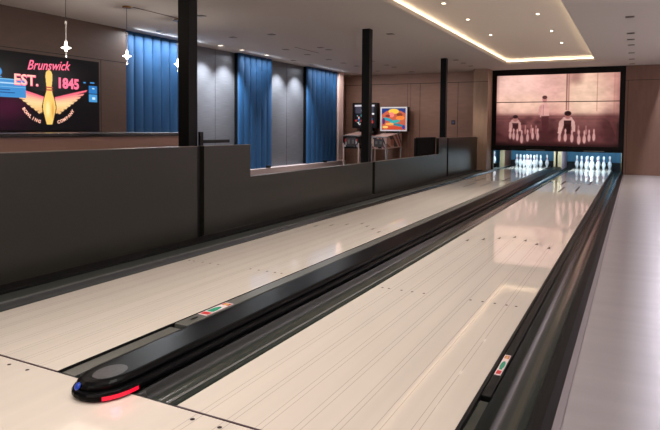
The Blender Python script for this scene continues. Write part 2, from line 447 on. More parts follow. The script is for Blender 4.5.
# outer capping on the right
t = thing('side_capping', 'low black capping between the right gutter and the mauve grey floor', 'capping', (1.34, 0, 0))
MB().prism([(1.302, -.05), (1.302, .010), (1.318, .018), (1.352, .018), (1.385, .002), (1.385, -.05)], 1, -.6, 16.6).build('rail', [SIDEB], t)
MB().box(1.386, 1.416, -.6, YE-.01, 0, .004).build('floor_trim', [mat('grey_floor_trim', (134, 128, 134), .5)], t)
# fill under the front of the right gutter: end block
t = thing('side_capping', 'dark green grey ledge between the left-hand lane gutter and the charcoal divider', 'capping', (-2.05, 0, 0))
MB().box(-2.125, -1.976, -.4, 16.6, -.05, .002).build('ledge', [LEDGE], t)
MB().box(-2.30, -2.127, -4, 14.78, -.001, .022).build('plinth', [PLINTH], t, bevel=.004)

# centre capping with nose
def stadium(xa, xb, yn, rad_y, y1, n=14):
    c = (xa+xb)/2; r = (xb-xa)/2; pts = [(xb, y1)]
    pts = [(xa, y1)]
    for i in range(n+1):
        a = PI*i/n; ca, sa = math.cos(a), math.sin(a)
        e = .9
        pts.append((c-r*math.copysign(abs(ca)**e, ca), yn+rad_y-rad_y*abs(sa)**e if True else 0))
    pts.append((xb, y1)); return pts
def loft(layers, y1, mi=0):
    b = MB(); n = len(layers[0][0]); v = []
    for pts, z in layers: v += [(p[0], p[1], z) for p in pts]
    f = []
    for j in range(len(layers)-1):
        for i in range(n): f.append((j*n+i, j*n+(i+1) % n, (j+1)*n+(i+1) % n, (j+1)*n+i))
    b.add(v, f, mi, False)
    b.add(v, [tuple(range(n-1, -1, -1)), tuple(range((len(layers)-1)*n, len(layers)*n))], mi)
    return b
t = thing('lane_capping', 'long black gloss capping with rounded nose between the two lanes', 'capping', (-.38, -.16, 0))
YB = 16.6
def S(xa, xb, yn, ry=.16): return stadium(xa, xb, yn, ry, YB)
MB().box(-.484, -.240, .0, YB, -.10, .002).build('core', [BLACK], t)
b = loft([(S(-.500, -.245, -.160, .19), .002), (S(-.507, -.238, -.168, .19), .008), (S(-.510, -.234, -.172, .19), .016), (S(-.510, -.234, -.172, .19), .028), (S(-.505, -.240, -.166, .19), .037), (S(-.495, -.250, -.156, .19), .040)], YB)
b.build('base', [CAPM], t, bevel=.0015)
b = loft([(S(-.492, -.268, -.150, .18), .040), (S(-.493, -.267, -.151, .18), .054), (S(-.488, -.272, -.144, .17), .062), (S(-.476, -.282, -.126, .15), .070), (S(-.462, -.292, -.106, .14), .073)], YB)
b.build('lid', [CAPM], t, bevel=.002)
v = [(-.366+.060*math.cos(a), -.012+.082*math.sin(a), .0745) for a in [i*PI/12 for i in range(24)]]
v2 = [(p[0], p[1], .072) for p in v]
b = MB(); b.add(v+v2, [tuple(range(24))]+[(i, (i+1) % 24, 24+(i+1) % 24, 24+i) for i in range(24)])
b.build('sensor_disc', [CAPG], t)['label'] = 'smoked oval disc'
b = MB(); b.lathe([(.0, .0), (.015, .0), (.017, .004), (.013, .009), (.006, .012), (.001, .0125)], (0, 0, 0), 14)
o = b.build('button', [BLUEL], t, loc=(0, 0, 0)); o.location = Vector((-.398, -.153, .055))-t.location; o.rotation_euler = (math.radians(55), 0, math.radians(-15)); o['label'] = 'blue lit button'
# red strip wrapped around the right flank of the nose base
ptsb = stadium(-.5108, -.2332, -.1728, .19, YB)
seg_ = ptsb[11:16]+[(-.2332, .022)]
v = [(p[0], p[1], .010) for p in seg_]+[(p[0], p[1], .027) for p in seg_]; n = len(seg_)
MB().add(v, [(i, i+1, n+i+1, n+i) for i in range(n-1)]).build('light_strip', [REDL], t)['label'] = 'glowing red light strip'
lamp('nose_glow', 'POINT', (-.195, -.14, .02), .10, (1, .03, .10), shadow_soft_size=.02)

# ================================================================ PIN DECKS
t = thing('kickback', 'cream edged kickback at the far left of the left-hand pin deck', 'kickback', (-2.06, 17.2, -.1))
def kick(xa, xb, y0, lab, inner, parent=None):
    t = thing('kickback', lab, 'kickback', ((xa+xb)/2, y0, -.1))
    MB().box(xa, xb, y0, y0+.03, -.1, .78).build('front_edge', [CREAM], t)
    MB().box(xa, xb, y0+.03, 18.4, -.1, .78).build('side_panel', [inner], t)
bpy.data.objects.remove(t)
kick(-2.13, -1.99, 17.15, 'cream edged kickback at the far left of the left-hand pin deck', WOODK)
kick(-.485, -.43, 16.75, 'cream edged kickback on the right of the left-hand pin deck', WOODK)
kick(-.375, -.262, 16.75, 'cream edged kickback on the left of the right-hand pin deck', MAUVE)
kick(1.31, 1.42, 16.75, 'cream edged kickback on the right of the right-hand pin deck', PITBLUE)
for xa, xb, lab in ((-1.985, -.505, 'left-hand'), (-.257, 1.305, 'right-hand')):
    t = thing('pit_curtain', 'blue lit pit curtain behind the %s set of pins' % lab, 'pit curtain', ((xa+xb)/2, 18.3, .0))
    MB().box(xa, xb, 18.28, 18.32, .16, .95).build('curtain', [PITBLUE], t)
    MB().box(xa, xb, 18.22, 18.40, -.12, .16).build('cushion', [PITDARK], t, bevel=.02)
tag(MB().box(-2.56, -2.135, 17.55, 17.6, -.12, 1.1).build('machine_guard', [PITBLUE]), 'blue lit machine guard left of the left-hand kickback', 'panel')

def pin_mesh():
    prof = [(.0258, 0), (.030, .012), (.036, .03), (.047, .065), (.0575, .10), (.0605, .118), (.058, .14), (.049, .175), (.037, .205),
            (.0275, .230), (.0238, .252), (.0245, .270), (.0285, .295), (.0320, .325), (.0325, .343), (.029, .362), (.019, .376), (.006, .3812)]
    b = MB(); n = 18
    b.lathe(prof, (0, 0, 0), n)
    return b, prof
pb, prof = pin_mesh()
def make_pin(loc, lab):
    t = thing('bowling_pin', lab, 'bowling pin', loc, 'white bowling pins standing on the two pin decks')
    o = pb.build('body', [WHITE], t); o.location = (0, 0, 0)
    o.data.transform(Matrix.Translation(Vector(loc)))
    b = MB()
    for z0, z1, r0_, r1_ in ((.228, .240, .0288, .0262), (.262, .274, .0250, .0262)):
        b.lathe([(r0_-.002, z0), (r0_+.0012, z0), (r1_+.0012, z1), (r1_-.002, z1)], loc, 18)
    b.build('neck_stripe', [REDP], t)['label'] = 'pair of red neck stripes'
    return t
rows = {0: ['head pin'], 1: ['left pin of the second row', 'right pin of the second row'],
        2: ['left pin of the third row', 'middle pin of the third row', 'right pin of the third row'],
        3: ['leftmost pin of the back row', 'second pin from the left in the back row', 'third pin from the left in the back row', 'rightmost pin of the back row']}
proto = None
for x, lab in ((.53, 'right-hand'), (-1.253, 'left-hand')):
    for r in range(4):
        for k in range(r+1):
            L = (x+(k-r/2)*.3048, 16.96+r*.264, 0)
            text = 'white bowling pin, %s on the %s lane' % (rows[r][k], lab)
            if proto is None: proto = make_pin(L, text)
            else: dup(proto, loc=L, label=text)
b = MB(); b.box(-2.45, -2.2, 17.0, 17.3, -.14, .09); tag(b.build('machine_shelf', [BLACK]), 'small dark shelf under the loose pin beside the left-hand lane', 'shelf')
c = dup(proto, loc=(-2.30, 17.12, .09), label='loose white pin standing at the far left beside the dark machine part'); del c['group']
b = MB(); b.lathe([(.02, -.05), (.075, -.05), (.085, -.03), (.085, .03), (.075, .05), (.02, .05)], (-2.40, 16.95, .32), 18, axis=0)
b.box(-2.42, -2.38, 16.93, 16.97, -.1, .3)
tag(b.build('flywheel', [BLACK]), 'dark round flywheel at the far left of the pin decks', 'wheel')

# ================================================================ VIDEO WALL
PX0, PX1, PZ0, PZ1 = -1.905, 1.255, .715, 2.675
cv = Canvas(250, 156, (226, 172, 156))
U, V = cv.U, cv.V
cv.ell(.18, .12, .28, .32, (250, 212, 196), .75, soft=1.1); cv.ell(.22, .40, .24, .14, (255, 214, 186), .7, soft=1.0)
cv.ell(.74, .30, .17, .34, (255, 222, 190), .8, soft=1.0); cv.ell(.45, .12, .12, .2, (240, 190, 176), .6, soft=1)
cv.ell(.66, .03, .05, .10, (150, 90, 86), .6, soft=1.2); cv.put((.03-U)/.03, (150, 96, 88), .5); cv.put((U-.95)/.06, (176, 110, 100), .6)
cv.rect(.585, 0, .597, .5, (140, 82, 80), .75); cv.rect(.602, 0, .612, .5, (176, 116, 108), .7)
cv.rect(.825, 0, .833, .52, (196, 138, 120), .6); cv.rect(.955, 0, .965, .7, (200, 140, 124), .4)
cv.put((V-.53)/.06, (140, 76, 78), .85); cv.put((V-.70)/.14, (104, 48, 54), .55); cv.put((V-.93)/.05, (60, 24, 30), .75)
for v_ in (.565, .60, .645): cv.rect(.0, v_, 1, v_+.008, (182, 116, 110), .6)
rnd = random.Random(3)
for i in range(60):
    u_ = rnd.random(); v_ = .60+.34*rnd.random(); cv.ell(u_, v_, .01+.03*rnd.random(), .01+.03*rnd.random(), rnd.choice([(84, 36, 44), (160, 96, 94), (120, 62, 66)]), .45, soft=.9)
cv.ell(.44, .80, .10, .2, (86, 38, 44), .55, soft=.9); cv.ell(.93, .72, .08, .2, (104, 52, 56), .6, soft=.9)
cv.poly([(.86, .58), (.93, .66), (.98, .86), (.99, .62)], (170, 104, 98), .4)
# figure standing at the back
cv.poly([(.375, .44), (.40, .40), (.43, .40), (.452, .45), (.450, .58), (.375, .60)], (236, 180, 168), .95)
cv.poly([(.358, .56), (.37, .44), (.392, .43), (.386, .57)], (226, 168, 158), .9)
cv.poly([(.385, .58), (.45, .58), (.445, .80), (.40, .82)], (110, 54, 60), .8)
cv.ell(.412, .345, .020, .045, (216, 150, 140)); cv.ell(.412, .318, .021, .026, (104, 56, 56), .95)
cv.rect(.40, .42, .405, .57, (120, 64, 66), .7); cv.ell(.48, .55, .03, .012, (220, 160, 150), .8)
# boy crouching at the left
cv.poly([(.112, .80), (.115, .68), (.14, .63), (.19, .63), (.215, .68), (.222, .80), (.20, .80), (.19, .70), (.145, .70), (.135, .82)], (232, 176, 166), .95)
cv.poly([(.14, .68), (.195, .68), (.19, .78), (.15, .78)], (90, 40, 46), .9)
cv.ell(.167, .62, .020, .042, (206, 140, 130)); cv.ell(.167, .592, .023, .026, (70, 30, 34), .95)
# youth leaning at the right
cv.poly([(.525, .82), (.535, .66), (.57, .60), (.635, .60), (.662, .67), (.665, .80), (.642, .80), (.632, .70), (.575, .69), (.55, .84)], (240, 190, 178), .95)
cv.poly([(.572, .64), (.632, .64), (.628, .83), (.575, .83)], (78, 32, 38), .95)
cv.ell(.603, .575, .024, .048, (200, 134, 124)); cv.ell(.603, .545, .028, .036, (60, 24, 30), .97)
def pic_pin(u, v, s, c=(238, 182, 174)):
    cv.ell(u, v, .0115*s, .052*s, c, .95, soft=.4); cv.ell(u, v-.085*s, .0065*s, .026*s, c, .95, soft=.5); cv.ell(u, v-.05*s, .0045*s, .03*s, c, .9, soft=.5)
for u_, v_, s in ((.255, .80, .8), (.305, .79, .8), (.345, .80, .8), (.69, .80, .8), (.75, .80, .8)): pic_pin(u_, v_, s, (206, 142, 136))
for u_, v_, s in ((.125, .86, 1), (.155, .87, 1), (.187, .88, 1.05), (.225, .91, 1.15), (.275, .89, 1.05), (.318, .86, 1), (.36, .87, 1.05)): pic_pin(u_, v_, s)
for u_, v_, s in ((.54, .88, 1.05), (.587, .88, 1.1), (.64, .89, 1.1), (.695, .91, 1.2), (.738, .90, 1.1), (.775, .88, 1), (.812, .87, 1)): pic_pin(u_, v_, s)
nz = np.zeros_like(cv.U); r_ = np.random.RandomState(5)
for f_, a__ in ((4, .14), (9, .12), (22, .10), (50, .07)):
    g_ = r_.rand(f_+2, f_+2); xi = cv.U*f_; yi = cv.V*f_; x0_ = xi.astype(int); y0_ = yi.astype(int); fx = xi-x0_; fy = yi-y0_
    nz += a__*((g_[y0_, x0_]*(1-fx)+g_[y0_, x0_+1]*fx)*(1-fy)+(g_[y0_+1, x0_]*(1-fx)+g_[y0_+1, x0_+1]*fx)*fy-.5)*2
vg = 1-.45*np.clip((np.abs(cv.U-.5)-.36)/.14, 0, 1)*np.clip((cv.V-.4)/.3, 0, 1)
cv.a = np.clip(cv.a, 0, 1); lum_ = cv.a.mean(axis=2, keepdims=True); cv.a = cv.a*.80+lum_*np.array([.22, .18, .20])
cv.a = cv.a**1.28*(1.32+nz[..., None]*1.3)*vg[..., None]*(1-.22*np.clip((cv.V-.5)/.12, 0, 1))[..., None]
t = thing('video_wall', 'large black framed video wall above the pins showing an old pink toned bowling photograph', 'screen', (-.35, YE, .57))
b = MB()
b.box(-2.20, 1.385, YE-.03, YE+.10, PZ1+.005, 2.835); b.box(-2.20, 1.385, YE-.03, YE+.10, .565, PZ0-.005)
b.box(-2.20, PX0-.005, YE-.03, YE+.10, PZ0-.005, PZ1+.005); b.box(PX1+.005, 1.385, YE-.03, YE+.10, PZ0-.005, PZ1+.005)
b.box(-2.20, 1.385, YE+.06, YE+.10, PZ0-.005, PZ1+.005)
b.build('frame', [FRAME], t)
b = MB(); b.box(-2.02, -1.985, YE-.02, YE+.09, 0, .565); b.box(1.345, 1.385, YE-.02, YE+.09, 0.018, .565)
b.build('side_post', [FRAME], t)
PM = attr_mat('old_photograph_display', .60); PM.node_tree.nodes['Principled BSDF'].inputs['Specular IOR Level'].default_value = .2
zs = 1.925; vs_ = (PZ1-zs)/(PZ1-PZ0)
P = lambda u, v: (PX0+(PX1-PX0)*u, YE-.005, PZ1-(PZ1-PZ0)*v)
picture('display', cv, P, PM, t, 0, vs_)['label'] = 'upper half of the pink toned picture'
picture('display', cv, P, PM, t, vs_, 1)['label'] = 'lower half of the pink toned picture'
MB().box(PX0, PX1, YE-.012, YE, zs-.011, zs+.011).build('seam', [FRAME], t)
for xa in (-1.06, .42):
    MB().box(xa, xa+.50, YE-.034, YE-.029, .585, .603).build('caption_strip', [mat('caption_grey', (120, 120, 112), .5)], t)
# end plate on floor between post and column
# ================================================================ DIVIDER
def panel(pts, lab, edges):
    t = thing('half_height_divider', lab, 'divider panel', (-2.33, pts[0][0], .022))
    MB().prism(pts, 0, -2.36, -2.30).build('panel', [PANEL], t, bevel=.003)
    for (y0, y1, z) in edges:
        MB().box(-2.362, -2.298, y0, y1, z, z+.006).build('edge_glint', [EDGE], t)  # pale strip stands in for the light line reflected along the top
HI, LO, ZB = .945, .575, .022
panel([(-4, ZB), (2.865, ZB), (2.865, HI), (-4, HI)], 'tall charcoal divider panel nearest the camera at the far left', [(-4, 2.865, HI)])
panel([(2.975, ZB), (7.375, ZB), (7.375, LO), (3.80, LO), (3.80, HI), (2.975, HI)], 'charcoal divider panel stepping down from tall to low right of the near black pole', [(2.975, 3.80, HI), (3.80, 7.375, LO)])
panel([(7.48, ZB), (11.82, ZB), (11.82, HI), (11.15, HI), (11.15, LO), (7.48, LO)], 'charcoal divider panel stepping up to tall beside the far black pole', [(11.15, 11.82, HI), (7.48, 11.15, LO)])
panel([(11.93, ZB), (14.79, ZB), (14.79, HI), (11.93, HI)], 'tall charcoal divider panel farthest away beside the tan column', [(11.93, 14.79, HI)])
for y0, y1, z, lab in ((2.87, 2.97, HI, 'first black slot post of the divider, below the near pole'), (7.38, 7.475, LO, 'black slot post of the low divider below the middle pole'), (11.825, 11.925, HI, 'black slot post of the divider below the far pole')):
    tag(MB().box(-2.398, -2.345, y0, y1, 0, z).build('divider_post', [mat('slot_black', (6, 6, 7), .6)], loc=(-2.37, (y0+y1)/2, 0), bevel=.003), lab, 'post')
for y, lab in ((2.926, 'tall black square pole nearest the camera rising to the ceiling'), (7.487, 'middle black square pole rising behind the low divider in front of the pinball machines'), (12.055, 'farthest black square pole rising behind the divider')):
    t = thing('support_pole', lab, 'pole', (-2.475, y, 0))
    MB().box(-2.54, -2.402, y-.069, y+.069, 0, CEIL).build('shaft', [POLEM], t, bevel=.004)
    MB().box(-2.56, -2.402, y-.086, y+.086, 0, .012).build('base_plate', [BLACK], t)
t = thing('grab_rail', 'short black rail standing on the divider beside the near pole', 'rail', (-2.40, 3.04, HI))
MB().box(-2.40, -2.37, 3.0, 3.05, 0, 1.095).build('upright', [BLACK], t, bevel=.003)
MB().box(-2.40, -2.37, 3.05, 3.50, .975, 1.01).build('bar', [BLACK], t, bevel=.003)
t = thing('black_board', 'black upright board rising behind the low divider left of the far pole', 'board', (-2.39, 10.5, 0))
MB().box(-2.395, -2.372, 9.88, 11.145, 0, .955).build('board', [DARKREV], t, bevel=.003)
MB().box(-2.40, -2.366, 9.87, 11.147, .955, .972).build('top_rail', [PLINTH], t, bevel=.002)
for yy in (9.88, 11.08): MB().box(-2.44, -2.396, yy, yy+.06, 0, .955).build('post', [BLACK], t)

# ================================================================ LOUNGE
t = thing('bar_counter', 'long brown bar counter with dark top behind the tall divider', 'counter', (-3.4, 1, 0))
MB().box(-3.75, -3.22, -4, 3.85, 0, 1.04).build('front_panel', [CNTF], t)
MB().box(-3.80, -3.17, -4, 3.90, 1.04, 1.075).build('counter_top', [CNTT], t, bevel=.005)

# wall screen
t = thing('wall_screen', 'large wall screen showing a winged golden bowling pin emblem on black', 'screen', (-6.3, 4.12, 1.07))
Y0, Y1, Z0, Z1 = 3.13, 5.10, 1.08, 2.185
b = MB(); b.box(-6.30, -6.255, Y0-.025, Y1+.02, Z0-.02, Z1+.02); b.build('bezel', [FRAME], t, bevel=.004)
tv = Canvas(300, 170, (5, 4, 8))
def q(y, z): return ((y-Y0)/(Y1-Y0), (Z1-z)/(Z1-Z0))
tv.ell(.10, .80, .20, .22, (52, 6, 34), .6, soft=1.5); tv.ell(.2, .68, .12, .12, (90, 14, 56), .4, soft=1.4)
def wing(side):
    c = 4.178; n = 9
    cols = [(255, 110, 130), (255, 150, 140), (255, 180, 150), (255, 200, 150), (255, 212, 156), (252, 212, 150), (250, 205, 140), (245, 195, 130), (240, 185, 120)]
    tv.poly([q(c+side*a, z) for a, z in [(.08, 1.53), (.25, 1.62), (.34, 1.58), (.30, 1.42), (.18, 1.33), (.08, 1.34)]], (250, 205, 145))
    for k in range(n):
        t_ = k/(n-1)
        ya, za = .70-.50*t_, 1.73-.37*t_**.85
        yr, zr = .10, 1.56-.17*t_
        nx, nz = -(za-zr), (ya-yr); L_ = math.hypot(nx, nz); nx, nz = nx/L_*.024, nz/L_*.024
        pts = [(yr+nx, zr+nz), (.7*ya+.3*yr+nx*.9, .7*za+.3*zr+nz*.9-.01), (ya, za), (ya-.03, za-.035), (.6*ya+.4*yr-nx*.7, .6*za+.4*zr-nz*.7-.012), (yr-nx, zr-nz)]
        tv.poly([q(c+side*a, z) for a, z in pts], cols[k])
        tv.poly([q(c+side*a, z) for a, z in [(.30*ya+.7*yr-nx, .3*za+.7*zr-nz-.004), (ya-.03, za-.030), (ya-.05, za-.052), (.30*ya+.7*yr-nx, .3*za+.7*zr-nz-.014)]], (50, 12, 22), .85)
wing(-1); wing(1)
tv.poly([q(*p) for p in [(4.10, 1.62), (4.24, 1.62), (4.30, 1.45), (4.28, 1.30), (4.24, 1.19), (4.10, 1.19), (4.06, 1.30), (4.05, 1.45)]], (8, 4, 8))
# golden pin
pp = []
for r, z in prof: pp.append((r*2.0*.93, z))
H_ = 1.985-1.17
def PinPoly(grow=1.0, dx=0):
    return [q(4.176+dx+r*grow*.98, 1.17+z/.3812*H_) for r, z in pp]+[q(4.176+dx-r*grow*.98, 1.17+z/.3812*H_) for r, z in reversed(pp)]
tv.poly(PinPoly(1.14), (20, 8, 8)); tv.poly(PinPoly(), (250, 205, 110))
tv.put(((tv.U-q(4.21, 0)[0])/.03)*0, (0, 0, 0)); tv.ell(*q(4.15, 1.40), .018, .10, (255, 236, 170), .8, soft=.8); tv.ell(*q(4.235, 1.38), .012, .10, (225, 150, 70), .7, soft=.9)
tv.rect(*q(4.12, 1.735), *q(4.24, 1.715), (190, 60, 60)); tv.rect(*q(4.12, 1.70), *q(4.24, 1.68), (190, 60, 60))
# blue cards
tv.rect(*q(3.30, 1.81), *q(3.79, 1.55), (60, 140, 205)); tv.rect(*q(3.30, 1.70), *q(3.79, 1.69), (140, 195, 235)); tv.rect(*q(3.30, 1.81), *q(3.79, 1.795), (120, 190, 235))
tv.rect(*q(3.35, 1.66), *q(3.55, 1.645), (20, 70, 130)); tv.rect(*q(3.40, 1.755), *q(3.68, 1.74), (180, 215, 240)); tv.rect(*q(3.35, 1.62), *q(3.62, 1.605), (20, 70, 130))
tv.rect(*q(4.905, 1.80), *q(5.07, 1.68), (40, 120, 190)); tv.rect(*q(4.905, 1.665), *q(5.07, 1.54), (70, 150, 210))
tv.rect(*q(4.97, 1.77), *q(5.02, 1.75), (190, 225, 245)); tv.rect(*q(4.97, 1.62), *q(5.03, 1.58), (200, 230, 250))
tv.rect(*q(4.80, 1.855), *q(4.845, 1.835), (70, 150, 220)); tv.rect(*q(4.93, 1.862), *q(5.02, 1.845), (70, 150, 220))
tv.ell(*q(3.36, 1.90), .035, .06, (60, 150, 230), 1); tv.ell(*q(3.36, 1.90), .02, .035, (8, 20, 50), 1); tv.rect(*q(3.30, 1.835), *q(3.42, 1.825), (80, 160, 230))
PINKT = mat('emblem_pink', (20, 10, 10), .4, emit=(255, 105, 140), strength=1.0)
CRMT = mat('emblem_cream', (20, 10, 10), .4, emit=(255, 190, 165), strength=1.0)
XT = -6.2505
extra = []
a_ = math.radians(6)
def at_(y, z, rot=0, k=0): return lambda tx, ty: (XT+.0015+k, y+tx*math.cos(rot)-ty*math.sin(rot), z+tx*math.sin(rot)+ty*math.cos(rot))
def tx(s, size, y, z, m_, rot=0, bold=0, shear=0, width=1, align='LEFT', k=0):
    vs, fs = text_geo(s, size, at_(y, z, rot, k), bold, shear, align, width); extra.append((vs, fs, m_))
tx('Brunswick', .20, 3.81, 1.965, PINKT, rot=math.radians(4), bold=.002, shear=.45, width=.86)
tx('EST.', .215, 3.605, 1.735, PINKT, bold=.009, width=1.03); tx('EST.', .215, 3.600, 1.740, CRMT, bold=.001, width=1.03, k=.001)
tx('1845', .215, 4.31, 1.735, PINKT, bold=.009, width=.95)
def arc(s, a0, a1):
    for i, ch in enumerate(s):
        a = math.radians(a0+(a1-a0)*i/(len(s)-1)); R_y, R_z = .48, .36
        y = 4.176+R_y*math.sin(a); z = 1.525-R_z*math.cos(a)
        tx(ch, .066, y, z, CRMT, rot=a*.85, bold=.002, align='CENTER')
arc('BOWLING', -66, -22); arc('COMPANY', 20, 64)
TVM = attr_mat('emblem_display', .8); TVM.node_tree.nodes['Principled BSDF'].inputs['Specular IOR Level'].default_value = .15
picture('display', tv, lambda u, v: (XT, Y0+(Y1-Y0)*u, Z1-(Z1-Z0)*v), TVM, t, extra=extra)

# pendants
def pendant(loc_y, zb, lab):
    x = -4.8
    t = thing('pendant_lamp', lab, 'pendant lamp', (x, loc_y, CEIL), 'glass pendant lamps hanging over the bar')
    c = (x, loc_y, 0)
    b = MB(); b.lathe([(.055, CEIL-.022), (.06, CEIL-.018), (.06, CEIL-.001), (.05, CEIL)], c, 20); b.build('canopy', [BRASS], t)
    b = MB(); b.lathe([(.0035, zb+.33), (.0035, CEIL-.02)], c, 6); b.build('cord', [BLACK], t)
    b = MB(); b.lathe([(.004, zb+.335), (.017, zb+.33), (.017, zb+.30), (.009, zb+.29), (.009, zb+.10), (.013, zb+.08)], c, 10); b.build('stem', [GLASS], t)
    b = MB(); b.lathe([(.010, zb+.085), (.016, zb+.045), (.022, zb+.016), (.060, zb+.002), (.060, zb-.002), (.022, zb-.016), (.012, zb-.045)], c, 14, sm=False)  # camera flare around the bulb, built as a glowing star
    g_ = MB(); g_.lathe([(.011, zb-.046), (.009, zb-.085), (.016, zb-.10), (.012, zb-.112), (.002, zb-.114)], c, 12); g_.build('finial', [GLASS], t)
    b.build('star_glare', [BULB], t)['label'] = 'bright bulb with its star shaped glare'
    lamp('pendant_glow', 'POINT', (x+.0, loc_y, zb-.16), 6, (1, .93, .85), shadow_soft_size=.04)
pendant(3.325, 2.135, 'lit pendant lamp with star glare hanging in front of the wall screen, leftmost of three')
pendant(4.335, 2.145, 'lit pendant lamp with star glare beside the first blue drape, middle of three')
pendant(5.386, 2.138, 'lit pendant lamp with star glare beside the near black pole, rightmost of three')

# pinball machines
def art(seed, n=26, bg=(40, 70, 120)):
    r = random.Random(seed); c = Canvas(44, 44, bg)
    pal = [(220, 120, 40), (30, 150, 160), (235, 190, 70), (200, 60, 40), (240, 225, 190), (20, 60, 140), (120, 50, 40), (60, 180, 170)]
    for i in range(n): c.ell(r.random(), r.random(), .05+.12*r.random(), .03+.08*r.random(), r.choice(pal), .9, soft=.3, rot=r.random()*3)
    return c
def art_glass():
    c = Canvas(60, 56, (190, 90, 60))
    c.poly([(0, 0), (1, 0), (1, .25), (.8, .12), (.2, .12), (0, .3)], (20, 50, 120))
    c.ell(.5, .14, .22, .12, (235, 190, 60)); c.ell(.42, .30, .10, .12, (240, 130, 120)); c.ell(.25, .35, .10, .06, (110, 40, 30)); c.ell(.75, .30, .12, .08, (120, 50, 30))
    c.ell(.78, .45, .18, .10, (230, 130, 50)); c.ell(.25, .52, .22, .07, (30, 150, 170), rot=.3); c.ell(.55, .62, .22, .07, (40, 170, 170), rot=-.2)
    c.ell(.35, .74, .2, .06, (240, 170, 80)); c.ell(.7, .78, .22, .06, (30, 130, 150), rot=.2); c.ell(.5, .92, .45, .07, (200, 70, 40)); c.ell(.92, .88, .06, .1, (20, 60, 150)); c.ell(.15, .88, .12, .06, (235, 200, 110))
    c.ell(.08, .6, .06, .15, (60, 40, 110))
    return c
def art_dark():
    c = Canvas(60, 66, (16, 14, 20)); r = random.Random(8)
    c.rect(.05, .02, .95, .10, (190, 190, 200)); c.rect(.08, .10, .92, .40, (60, 60, 76))
    for i in range(34): c.ell(.1+.8*r.random(), .4+.5*r.random(), .02+.06*r.random(), .02+.05*r.random(), r.choice([(230, 235, 240), (190, 60, 50), (40, 110, 180), (90, 180, 190), (20, 20, 24)]), .95, soft=.3)
    c.ell(.5, .28, .16, .12, (150, 150, 165))
    return c
def pinball(x0, x1, bx0, bx1, bz0, bz1, lab, body, frame, glassart, zf, sideart):
    yf, yb = 13.98, 15.22
    t = thing('pinball_machine', lab, 'pinball machine', ((x0+x1)/2, (yf+yb)/2, 0))
    zt = zf+.13; bot = .56
    MB().prism([(yf, bot), (yb, bot+.04), (yb, zt), (yf, zf)], 0, x0, x1).build('cabinet', [body], t, bevel=.006)
    th = .006
    MB().add([(x0+.03, yf+.04, zf+.012), (x1-.03, yf+.04, zf+.012), (x1-.03, yb-.25, zt-.012), (x0+.03, yb-.25, zt-.012)], [(0, 1, 2, 3)]).build('playfield_glass', [PINKG], t)
    for sx in (x0-.008, x1-.03):
        MB().prism([(yf-.004, zf-.005), (yb-.2, zt-.028), (yb-.2, zt+.002), (yf-.004, zf+.020)], 0, sx, sx+.038).build('side_rail', [CHROME], t)
    MB().box(x0-.006, x1+.006, yf-.016, yf+.03, zf-.012, zf+.022).build('lock_bar', [CHROME], t, bevel=.004)
    xm = (x0+x1)/2
    d = MB().box(xm-.15, xm+.15, yf-.014, yf, bot+.06, zf-.05).build('coin_door', [mat('coin_door_grey', (74, 70, 72), .5)], t, bevel=.006)
    for dx in (-.07, .07): MB().box(xm+dx-.035, xm+dx+.035, yf-.020, yf-.013, bot+.14, zf-.11).build('coin_slot', [mat('coin_slot_grey', (120, 116, 116), .4)], d)
    picture('side_art', sideart, lambda u, v: (x1+.0025, yf+.03+(yb-yf-.06)*u, bot+.05+(zf-bot-.02+.10*u)*(1-v)), attr_mat('side_art', 0, False), t)
    picture('front_art', sideart, lambda u, v: (x0+.01+(x1-x0-.02)*u, yf-.0022, zf-.02-(zf-bot-.03)*v), attr_mat('front_art', 0, False), t)
    for lx in (x0+.0, x1-.045):
        for ly, s in ((yf-.012, -1), (yb-.04, 1)):
            MB().prism([(lx, ly), (lx+.045, ly), (lx+.045, ly+.045), (lx, ly+.045)], 2, 0.03, bot+.16).build('leg', [CHROME if body is not BLACK else WHITEM], t, bevel=.004)
            b = MB(); b.lathe([(.028, 0), (.028, .012), (.008, .02), (.008, .04)], (lx+.022, ly+.022, 0), 10); b.build('foot', [BLACK], t)
    MB().box(bx0, bx1, 15.04, 15.26, bz0, bz1).build('backbox', [BLACK], t, bevel=.006)
    fb = MB(); w_ = .04
    fb.box(bx0, bx1, 15.015, 15.04, bz0, bz0+w_); fb.box(bx0, bx1, 15.015, 15.04, bz1-w_, bz1); fb.box(bx0, bx0+w_, 15.015, 15.04, bz0+w_, bz1-w_); fb.box(bx1-w_, bx1, 15.015, 15.04, bz0+w_, bz1-w_)
    fb.build('backglass_frame', [frame], t)
    MB().box(xm-.22, xm+.22, 15.06, 15.22, zt-.02, bz0+.01).build('neck', [BLACK], t)
    g = .045
    picture('backglass', glassart, lambda u, v: (bx0+g+(bx1-bx0-2*g)*u, 15.024, bz1-g-(bz1-bz0-2*g)*v), attr_mat('backglass', .32, False), t)
sa = Canvas(50, 26, (214, 180, 168))
sa.poly([(.1, 0), (.35, 0), (.75, 1), (.5, 1)], (40, 34, 44)); sa.poly([(.5, 0), (.62, 0), (.95, 1), (.85, 1)], (150, 70, 66)); sa.ell(.35, .6, .12, .3, (180, 110, 96)); sa.poly([(0, .6), (.25, 1), (0, 1)], (150, 80, 74)); sa.poly([(.7, 0), (.8, 0), (1, .7), (1, .95)], (30, 28, 36))
sb = Canvas(50, 26, (14, 12, 14))
